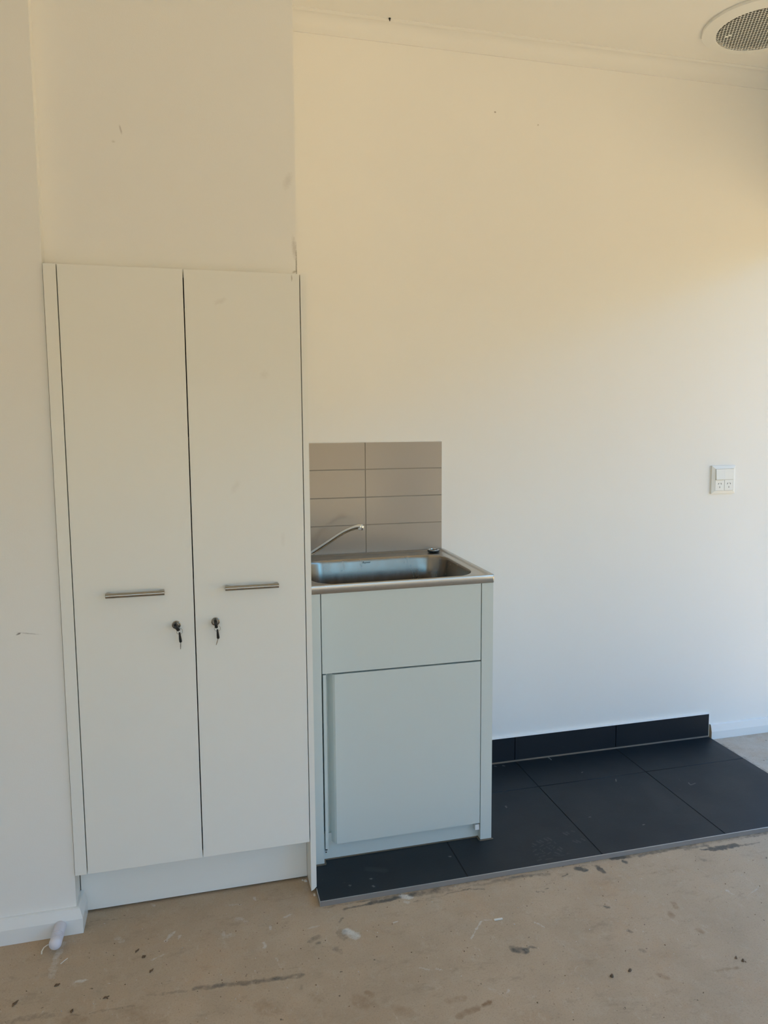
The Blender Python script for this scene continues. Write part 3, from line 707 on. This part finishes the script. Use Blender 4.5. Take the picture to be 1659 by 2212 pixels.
# ------------------------------------------------------------------ laundry cabinet
YL = -0.5180
cab = thing('laundry_cabinet', (.714, -.26, ZT), 'grey-white metal laundry cabinet with one door under the steel tub', 'cabinet')
XL0, XL1, XRg0, XRg1 = .4195, .4588, .9712, 1.0093
ZB = .8700
for xo, xi in ((XL0, XL1), (XRg1, XRg0)):
    s = 1 if xi > xo else -1
    poly = [(xo, -.012), (xo, YL), (xi, YL), (xi, YL+.026), (xi-s*.002, YL+.026), (xi-s*.002, YL+.003), (xo+s*.002, YL+.003), (xo+s*.002, -.012)]
    bm = bmesh.new(); add_prism(bm, poly if s > 0 else poly[::-1], ZT, ZB, 'xy')
    obj('side_panel', bm, M['powder'], cab)
obj('front_panel', box(XL1+.0026, XRg0-.0028, YL, YL+.016, .6186, ZB, .0012, 2), M['powder'], cab)
bm = bmesh.new(); add_box(bm, XL1-.001, XRg0+.001, -.4940, -.4925, ZT, .100); add_box(bm, .470, .9715, -.4940, -.4725, ZT, ZT+.0015)
obj('kick_plate', bm, M['powder'], cab)
bm = bmesh.new(); add_box(bm, .45, .98, -.016, -.013, .05, .86); add_box(bm, .4225, 1.0063, -.485, -.016, .098, .100)
obj('back_and_base', bm, M['powder'], cab)
# door: folded sheet with a full height finger pull down its left side
poly = [(.4640, -.5130), (.4733, -.5130), (.4742, -.4985), (.4756, -.4985), (.4766, -.4905), (.4820, -.4860), (.4870, -.4960), (.4935, -.5110), (.4990, YL), (.9686, YL), (.9686, -.500), (.6, -.484), (.470, -.484), (.4640, -.4965)]
bm = bmesh.new(); add_prism(bm, poly, .0738, .6140, 'xy')
dr = obj('door', bm, M['powder'], cab)
obj('lower_stile', box(.4640, .4733, -.5128, -.4990, .0585, .0745), M['powder'], dr)
obj('hinge_block', box(.9545, .9690, -.5140, -.4942, .0480, .0668, .0008, 1), M['plastic'], cab)['label'] = 'small white plastic hinge block'
obj('hinge_slot', box(.4655, .4720, -.4975, -.4941, .0455, .0570), M['slot'], cab)['label'] = 'small black slot'
bm = bmesh.new(); add_lathe(bm, [(0.0024, 0), (.0022, .0012), (0, .0014)], (.4680, -.4940, .0385), (0, -1, 0), 14)
obj('screw', bm, M['nickel'], cab, smooth=True)
bm = bmesh.new()
def bead(x0, x1, y0, y1): add_box(bm, x0, x1, y0, y1, ZT-.0005, ZT+.0022, .0008, 1)
bead(XL0, XL1+.004, YL-.0065, YL+.001); bead(XRg0-.004, XRg1+.005, YL-.0065, YL+.001)
bead(XL1-.002, XL1+.006, YL-.002, -.4930); bead(XRg0-.006, XRg0+.001, YL-.002, -.4930)
bead(XL1+.002, XRg0-.001, -.4990, -.4938)
obj('sealant_bead', bm, M['sealant'], cab)['label'] = 'brown sealant around the feet'

# ------------------------------------------------------------------ stainless steel laundry tub
tub = thing('laundry_tub', (.714, -.26, .866), 'rectangular stainless steel laundry tub set on the grey-white cabinet', 'sink')
ZR = .8926
X0, X1, Y0, Y1 = .4192, 1.0110, -.5225, -.0095
bx0, bx1, by0, by1 = .4480, .9700, -.4960, -.1000
R = rrect
rings = [R(X0+.02, X1-.02, Y0+.02, Y1-.004, .004, ZR-.0265), R(X0+.001, X1-.001, Y0+.001, Y1, .004, ZR-.0265), R(X0, X1, Y0, Y1, .005, ZR-.0255),
         R(X0, X1, Y0, Y1, .005, ZR-.0022), R(X0+.0008, X1-.0008, Y0+.0008, Y1-.0008, .005, ZR-.0006), R(X0+.0025, X1-.0025, Y0+.0025, Y1-.0025, .006, ZR),
         R(X0+.0110, X1-.0110, Y0+.0080, Y1-.0110, .008, ZR), R(X0+.0150, X1-.0150, Y0+.0110, Y1-.0150, .010, ZR-.0008),
         R(X0+.0190, X1-.0190, Y0+.0135, Y1-.0190, .012, ZR-.0040), R(X0+.0215, X1-.0215, Y0+.0150, Y1-.0220, .014, ZR-.0045)]
bm = add_loft(bmesh.new(), rings + [R(bx0-.0035, bx1+.0035, by0-.0035, by1+.0035, .093, ZR-.0048), R(bx0-.001, bx1+.001, by0-.001, by1+.001, .091, ZR-.0054), R(bx0, bx1, by0, by1, .09, ZR-.0064)])
obj('rim', bm, M['steel'], tub, smooth=True, angle=50)
cx, cy = (bx0+bx1)/2, (by0+by1)/2
def inset(d, r, z): return R(bx0+d, bx1-d, by0+d, by1-d, r, z)
rings = [inset(d, .09-d*.8, ZR-z) for d, z in ((0, .0064), (.0014, .0080), (.0024, .0105), (.0038, .0180), (.0053, .0260), (.0072, .0360), (.0092, .0470), (.0111, .0590), (.0126, .0730), (.0141, .0900), (.0165, .1200), (.0290, .1960))]
for i in range(1, 7):
    a = math.radians(90*i/6)
    rings.append(inset(.029+.04*(1-math.cos(a)), .0668-.01*(1-math.cos(a)), ZR-.196-.04*math.sin(a)))
rings.append(inset(.11, .05, ZR-.239))
n = len(rings[0])
hole = []
for p in rings[-1]:
    d = Vector((p[0]-cx, p[1]-cy)).normalized(); hole.append((cx+d.x*.044, cy+d.y*.044, ZR-.242))
rings.append(hole)
rings.append([(cx+(p[0]-cx)*.9, cy+(p[1]-cy)*.9, ZR-.246) for p in hole])
bm = add_loft(bmesh.new(), rings, True)
bowl = obj('bowl', bm, M['bowl'], tub, smooth=True, angle=60)
bm = bmesh.new(); add_lathe(bm, [(.040, 0), (.042, .002), (.036, .004), (.030, .001), (0, .0005)], (cx, cy, ZR-.2458), (0, 0, 1), 32)
obj('drain', bm, M['chrome'], tub, smooth=True)
# the faint maker's lettering stamped on the bowl's back wall
tx = bpy.data.curves.new('maker_lettering', 'FONT'); tx.body = 'Raymor'; tx.size = .0092; tx.align_x = 'CENTER'; tx.align_y = 'CENTER'; tx.extrude = .00015; tx.shear = .25
to = bpy.data.objects.new('tmp_text', tx); COL.objects.link(to)
dg = bpy.context.evaluated_depsgraph_get()
tme = bpy.data.meshes.new_from_object(to.evaluated_get(dg)); bpy.data.objects.remove(to)
bm = bmesh.new(); bm.from_mesh(tme)
zt_ = ZR-.0195
bmesh.ops.transform(bm, verts=bm.verts[:], matrix=Matrix.Translation((.6910, by1-.0052, zt_)) @ Matrix.Rotation(math.radians(79), 4, 'X'))
obj('maker_lettering', bm, M['void'], bowl)['label'] = 'tiny dark maker lettering'
tub.rotation_euler = (0, math.radians(-0.22), 0)

# plug lying on the tub's back right corner
pl = thing('sink_plug', (.9545, -.0640, ZR-.003), 'black rubber sink plug with chrome ring on the tub back corner', 'plug')
bm = bmesh.new(); add_lathe(bm, [(0, 0), (.0185, 0), (.0215, .0012), (.0225, .0040), (.0212, .0068), (.0150, .0068), (.0145, .0050), (0, .0050)], (.9545, -.0640, ZR-.0008), (0, 0, 1), 36)
obj('rubber_body', bm, M['rubber'], pl, smooth=True)
bm = bmesh.new(); add_lathe(bm, [(.0214, .0068), (.0216, .0082), (.0195, .0094), (.0172, .0088), (.0168, .0068)], (.9545, -.0640, ZR-.0008), (0, 0, 1), 36, True)
obj('metal_ring', bm, M['chrome'], pl, smooth=True)['label'] = 'chrome ring'

# ------------------------------------------------------------------ tap: the spout shows beside the cupboard's end panel
tap = thing('tap', (.446, -.060, ZR-.005), 'chrome mixer tap with a long rising swivel spout over the tub', 'tap')
bm = bmesh.new(); add_lathe(bm, [(0, 0), (.0250, 0), (.0252, .003), (.0215, .006), (.0200, .010), (.0200, .052), (.0185, .058), (0, .060)], (.446, -.060, ZR-.0046), (0, 0, 1), 36)
obj('tap_body', bm, M['chrome'], tap, smooth=True)
bm = bmesh.new(); add_tube(bm, [(.446, -.060, .945), (.446, -.052, .962), (.445, -.040, .985), (.444, -.030, 1.010)], [.009, .0065, .006, .0068], 14, .6)
add_lathe(bm, [(.0175, 0), (.018, .006), (.0150, .014), (0, .017)], (.446, -.060, ZR+.052), (0, 0, 1), 28)
obj('lever_handle', bm, M['chrome'], tap, smooth=True)
pts = [(.4575, -.0665, .8985), (.478, -.0740, .9000), (.5000, -.0854, .9141), (.5396, -.1073, .9436), (.5863, -.1331, .9798), (.6030, -.1424, .9915), (.6160, -.1496, .9990), (.6294, -.1570, 1.0055), (.6420, -.1640, 1.0105), (.6520, -.1697, 1.0130), (.6600, -.1740, 1.0130), (.6640, -.1763, 1.0105)]
bm = bmesh.new(); add_tube(bm, pts, [.0098, .0098, .0094, .0090, .0086, .0086, .0088, .0092, .0098, .0106, .0108, .0080], 20, .9)
obj('spout', bm, M['chrome'], tap, smooth=True)
bm = bmesh.new(); add_lathe(bm, [(.0, 0), (.0080, 0), (.0088, -.003), (.0110, -.004), (.0112, -.0085), (.0106, -.0090), (.0106, -.0100), (.0112, -.0105), (.0110, -.0175), (.0100, -.0185), (.0088, -.0180), (0, -.0170)], (.6590, -.1733, 1.0200), (.12, -.06, 1.0), 24)
obj('aerator', bm, M['chrome'], tap, smooth=True)['label'] = 'bright ribbed aerator tip'

# ------------------------------------------------------------------ power outlet
OX0, OX1, OZ0, OZ1 = 2.1800, 2.2945, 1.0640, 1.1815
out = thing('power_outlet', (2.237, 0, 1.123), 'square white power outlet with two rocker switches above two sockets', 'power outlet')
bm = bmesh.new()
o_ = [(OX0, OZ0), (OX1, OZ0), (OX1, OZ1), (OX0, OZ1)]
def rect3(d, y): return [(OX0+d, y, OZ0+d), (OX1-d, y, OZ0+d), (OX1-d, y, OZ1-d), (OX0+d, y, OZ1-d)]
add_loft(bm, [rect3(0, 0), rect3(0, -.0075), rect3(.0008, -.0085), rect3(.0022, -.0088), rect3(.0125, -.0135), rect3(.0133, -.0135), rect3(.0137, -.0105)], True)
obj('cover_plate', bm, M['plastic'], out)
ix0, ix1, iz0, iz1 = OX0+.0142, OX1-.0142, OZ0+.0142, OZ1-.0142
xm, zm = (ix0+ix1)/2+.001, (iz0+iz1)/2
# left rocker is pressed the other way and stands proud
bm = bmesh.new(); add_prism(bm, [(-.0100, zm+.0010), (-.0205, zm+.0010), (-.0160, iz1), (-.0100, iz1)], ix0+.0006, xm-.0008, 'yz')
obj('rocker_switch', bm, M['plastic'], out)
bm = bmesh.new(); add_prism(bm, [(-.0100, zm+.0010), (-.0158, zm+.0010), (-.0145, iz1), (-.0100, iz1)], xm+.0008, ix1, 'yz')
obj('rocker_switch', bm, M['plastic'], out)
for xa, xb in ((ix0, xm-.0008), (xm+.0008, ix1)):
    so = obj('socket', box(xa, xb, -.0140, -.0100, iz0, zm-.0010, .0006, 1), M['plastic'], out)
    c = (xa+xb)/2; zz = (iz0+zm)/2
    bm = bmesh.new()
    for dx, dz, a in ((-.0062, .0062, -32), (.0062, .0062, 32), (0, -.0085, 0)):
        t = bmesh.new(); add_box(t, -.0010, .0010, -.0144, -.0136, -.0036, .0036)
        bmesh.ops.transform(t, verts=t.verts[:], matrix=Matrix.Translation((c+dx, 0, zz+dz)) @ Matrix.Rotation(math.radians(-a), 4, 'Y'))
        tm = bpy.data.meshes.new('t'); t.to_mesh(tm); t.free(); bm.from_mesh(tm); bpy.data.meshes.remove(tm)
    obj('pin_slots', bm, M['slot'], so)['label'] = 'three black pin slots'

# ------------------------------------------------------------------ round exhaust grille in the ceiling
VX, VY = 2.070, -.335
vent = thing('exhaust_grille', (VX, VY, ZC), 'round white ceiling exhaust grille with honeycomb mesh, top right corner', 'exhaust grille')
bm = bmesh.new(); add_lathe(bm, [(.2000, 0), (.2005, -.006), (.1985, -.0095), (.1940, -.0105), (.178, -.0125), (.1600, -.0168), (.1545, -.0178), (.1530, -.0174), (.1530, -.0100)], (VX, VY, ZC), (0, 0, 1), 96)
ring = obj('surround', bm, M['plastic'], vent, smooth=True, angle=30)
bm = bmesh.new()
a = math.radians(138); c = Vector((VX+.1985*math.cos(a), VY+.1985*math.sin(a)))
add_box(bm, -.012, .012, -.003, .0015, ZC-.0085, ZC-.0005)
bmesh.ops.transform(bm, verts=bm.verts[:], matrix=Matrix.Translation((c.x, c.y, 0)) @ Matrix.Rotation(a+math.pi/2, 4, 'Z'))
obj('clip_tab', bm, M['plastic'], vent)
bm = bmesh.new(); add_lathe(bm, [(0, -.0030), (.1530, -.0030), (.1530, -.0022), (0, -.0022)], (VX, VY, ZC), (0, 0, 1), 48)
obj('dark_backing', bm, M['void'], vent)['label'] = 'dark hollow behind the mesh'
# honeycomb mesh: open hexagons joined into one sheet with depth
bm = bmesh.new(); pitch = .0122; rh = pitch*.485; za, zb_ = ZC-.0176, ZC-.0169
nn = int(.16/pitch)+2
for j in range(-nn, nn+1):
    for i in range(-nn, nn+1):
        x = (i+.5*(j % 2))*pitch; y = j*pitch*.866
        if math.hypot(x, y) > .1520 or VX+x > 2.34: continue
        cell = []; hol = []
        for k in range(6):
            an = math.radians(60*k+30)
            cell.append((VX+x+pitch*.5774*math.cos(an), VY+y+pitch*.5774*math.sin(an)))
            hol.append((VX+x+rh*.93*math.cos(an), VY+y+rh*.93*math.sin(an)))
        A = [bm.verts.new((p[0], p[1], za)) for p in cell]; B = [bm.verts.new((p[0], p[1], za)) for p in hol]; D = [bm.verts.new((p[0], p[1], zb_)) for p in hol]
        solid = math.hypot(x-(-.088), y-.068) < .007
        for k in range(6):
            q = (k+1) % 6
            bm.faces.new((A[k], A[q], B[q], B[k])); bm.faces.new((B[k], B[q], D[q], D[k]))
        if solid: bm.faces.new(B)
g = obj('mesh_grille', bm, M['plastic'], vent)
g['kind'] = 'stuff'

# small black screw stub on the cornice
bm = bmesh.new(); add_lathe(bm, [(0, 0), (.0034, 0), (.0038, .002), (.0030, .0045), (.0018, .006), (.0018, .010), (0, .0105)], (.8010, -.0560, ZC-.0005), (0, -.25, -1), 14)
tag(obj('screw', bm, M['black'], loc=(.8010, -.0560, ZC-.0005), smooth=True), 'small black screw where the cornice meets the ceiling', 'screw')

# ------------------------------------------------------------------ door stop on the left skirting
ds = thing('door_stop', (-.2775, -.6430, .031), 'pale ribbed plastic door stop sticking out of the left skirting board', 'door stop')
ORG = (-.2775, -.6432, .0315); AX = (-.035, -1, -.045)
prof = [(0, 0), (.0150, 0), (.0154, .001), (.0154, .038)]
for k in range(4):
    h = .038+.0058*k
    prof += [(.0154, h), (.0126, h+.0010), (.0126, h+.0026), (.0154, h+.0030)]
prof += [(.0156, .0612)]
bm = bmesh.new(); add_lathe(bm, prof + [(0, .0612)], ORG, AX, 36)
obj('stem', bm, M['lilac'], ds, smooth=True, angle=30)
dome = [(.0156, .0612)] + [(.0158*math.cos(math.radians(a)), .0612+.0060+.0135*math.sin(math.radians(a))) for a in range(0, 90, 10)] + [(0, .0808)]
bm = bmesh.new(); add_lathe(bm, dome, ORG, AX, 36)
obj('rubber_tip', bm, M['lilac'], ds, smooth=True)['label'] = 'rounded pale tip'

# ------------------------------------------------------------------ litter on the floor
def flake(bm, x, y, z, lx, ly, h, rot, n=7):
    """an irregular low crumb"""
    ring = []; top = []
    for k in range(n):
        a = 2*math.pi*k/n; j = random.uniform(.7, 1.2)
        px, py = lx*.5*j*math.cos(a), ly*.5*j*math.sin(a)
        X, Y = px*math.cos(rot)-py*math.sin(rot), px*math.sin(rot)+py*math.cos(rot)
        ring.append(bm.verts.new((x+X, y+Y, z))); top.append(bm.verts.new((x+X*.62, y+Y*.62, z+h*random.uniform(.7, 1.1))))
    for k in range(n):
        q = (k+1) % n; bm.faces.new((ring[k], ring[q], top[q], top[k]))
    bm.faces.new(top); bm.faces.new(ring[::-1])
def crumb(name, x, y, lx, ly, h, rot, mat, label, cat, group=None, z=0.0002):
    bm = bmesh.new(); flake(bm, x, y, z, lx, ly, h, rot, 9)
    tag(obj(name, bm, M[mat], loc=(x, y, 0)), label, cat, group)
def strip(name, pts, w, h, mat, label, cat, group=None):
    bm = bmesh.new(); add_tube(bm, pts, w, 8, .5)
    tag(obj(name, bm, M[mat], loc=pts[0]), label, cat, group)
crumb('plaster_crumb', .3838, -.562, .0075, .0085, .004, .3, 'plaster', 'small pale plaster crumb by the end panel foot, left one of two', 'crumb', 'plaster crumbs at the end panel')
crumb('plaster_crumb', .3925, -.569, .0095, .0120, .006, 1.2, 'plaster', 'larger pale plaster crumb touching the inside of the end panel foot', 'crumb', 'plaster crumbs at the end panel')
crumb('plaster_crumb', .4075, -.6440, .0085, .0080, .006, .5, 'plaster', 'pale plaster crumb in front of the end panel, by the tile corner', 'crumb', 'plaster crumbs at the end panel')
bm = bmesh.new(); add_box(bm, -.0125, .0125, -.0032, .0032, 0.0002, .0030, .0006, 1)
bmesh.ops.transform(bm, verts=bm.verts[:], matrix=Matrix.Translation((.883, -.887, 0)) @ Matrix.Rotation(-.05, 4, 'Z'))
tag(obj('offcut', bm, M['offcut'], loc=(.883, -.887, 0)), 'short white flat plastic offcut lying on the concrete in front of the tiles', 'offcut')
strip('splinter', [(-.2615, -.756, .0012), (-.2545, -.747, .0016), (-.2470, -.738, .0012)], .0014, 1, 'offcut', 'thin pale splinter on the concrete below the door stop', 'splinter')
strip('tape_curl', [(-.3150, -.704, .0012), (-.3160, -.696, .004), (-.3120, -.688, .008), (-.3050, -.684, .010), (-.2990, -.683, .011)], .0019, 1, 'offcut', 'curl of pale tape beside the tip of the door stop', 'tape')
def leaf(x, y, l, w, rot, label):
    bm = bmesh.new(); n = 6; L = []; Rr = []; Lb = []; Rb = []
    for k in range(n+1):
        t = k/n; ww = w*.5*math.sin(math.pi*(.08+.88*t)); lx = (t-.5)*l; bend = .12*l*math.sin(t*3); zz = .0006+.0022*math.sin(t*5)**2
        for s, A, B in ((1, L, Lb), (-1, Rr, Rb)):
            X, Y = lx, s*ww+bend
            p = (x+X*math.cos(rot)-Y*math.sin(rot), y+X*math.sin(rot)+Y*math.cos(rot))
            A.append(bm.verts.new((*p, zz+.0006))); B.append(bm.verts.new((*p, zz-.0003)))
    for k in range(n):
        bm.faces.new((L[k], L[k+1], Rr[k+1], Rr[k])); bm.faces.new((Lb[k], Rb[k], Rb[k+1], Lb[k+1]))
        bm.faces.new((L[k], Lb[k], Lb[k+1], L[k+1])); bm.faces.new((Rr[k], Rr[k+1], Rb[k+1], Rb[k]))
    bm.faces.new((L[0], Rr[0], Rb[0], Lb[0])); bm.faces.new((L[n], Lb[n], Rb[n], Rr[n]))
    tag(obj('leaf_fragment', bm, M['leaf'], loc=(x, y, 0)), label, 'leaf', 'dried leaf bits on the concrete')
leaf(-.343, -.872, .020, .007, 1.0, 'forked dried leaf bit in the bottom left corner of the floor')
leaf(-.075, -.757, .014, .005, .9, 'dried leaf bit on the concrete below the left door, the farthest one')
leaf(-.057, -.785, .010, .010, .3, 'roundish rust-brown leaf bit just in front of the farthest leaf bit')
leaf(-.035, -.843, .013, .006, .8, 'curved dried leaf bit below the left door, left of the grey streak')
leaf(-.136, -.909, .015, .005, .2, 'flat dried leaf bit near the bottom edge, below the left door')
leaf(-.257, -.834, .014, .007, .2, 'dark leaf bit under the white drip below the door stop')
leaf(-.209, -.933, .010, .007, 1.2, 'small dark leaf bit at the bottom edge left of the flat one')
crumb('pebble', 1.073, -1.164, .011, .009, .006, .4, 'brown_nut', 'round brown pebble on the bare concrete, bottom right, nearer the centre', 'pebble', 'brown pebbles bottom right')
crumb('pebble', 1.125, -1.159, .013, .008, .006, .1, 'brown_nut', 'brown pebble with a tail on the concrete, right of the round pebble', 'pebble', 'brown pebbles bottom right')
crumb('pebble', 1.413, -1.190, .008, .007, .005, .4, 'brown_nut', 'small brown pebble near the right edge of the floor, left of a pair', 'pebble', 'brown pebbles bottom right')
crumb('pebble', 1.424, -1.203, .009, .008, .005, .9, 'brown_nut', 'small brown pebble near the right edge of the floor, right of a pair', 'pebble', 'brown pebbles bottom right')
# fine grit nobody could count
bm = bmesh.new()
for k in range(600):
    y = -0.70 - abs(random.gauss(0, .36)); x = random.uniform(-.55, 2.3)
    if y < -1.6 or (x > .41 and y > -.705): continue
    s = random.choice((.001, .0013, .0017, .0022, .0028))*random.uniform(.7, 1.2)
    flake(bm, x, y, .0001, s*random.uniform(1, 1.8), s, s*.5, random.uniform(0, 3.1), 5)
nb = len(bm.faces)
for k in range(150):
    y = -0.66 - abs(random.gauss(0, .3)); x = random.uniform(-.5, 2.2)
    if y < -1.6 or (x > .41 and y > -.705) or (x < -.21 and y > -.66): continue
    s = random.uniform(.0012, .0030)
    flake(bm, x, y, .0001, s*random.uniform(1, 2.2), s, s*.5, random.uniform(0, 3.1), 5)
bm.faces.ensure_lookup_table()
for f in bm.faces[nb:]: f.material_index = 1
g = obj('floor_grit', bm, M['leaf']); g.data.materials.append(M['plaster'])
tag(g, 'fine brown grit and white plaster specks scattered over the bare concrete floor', 'grit', kind='stuff')
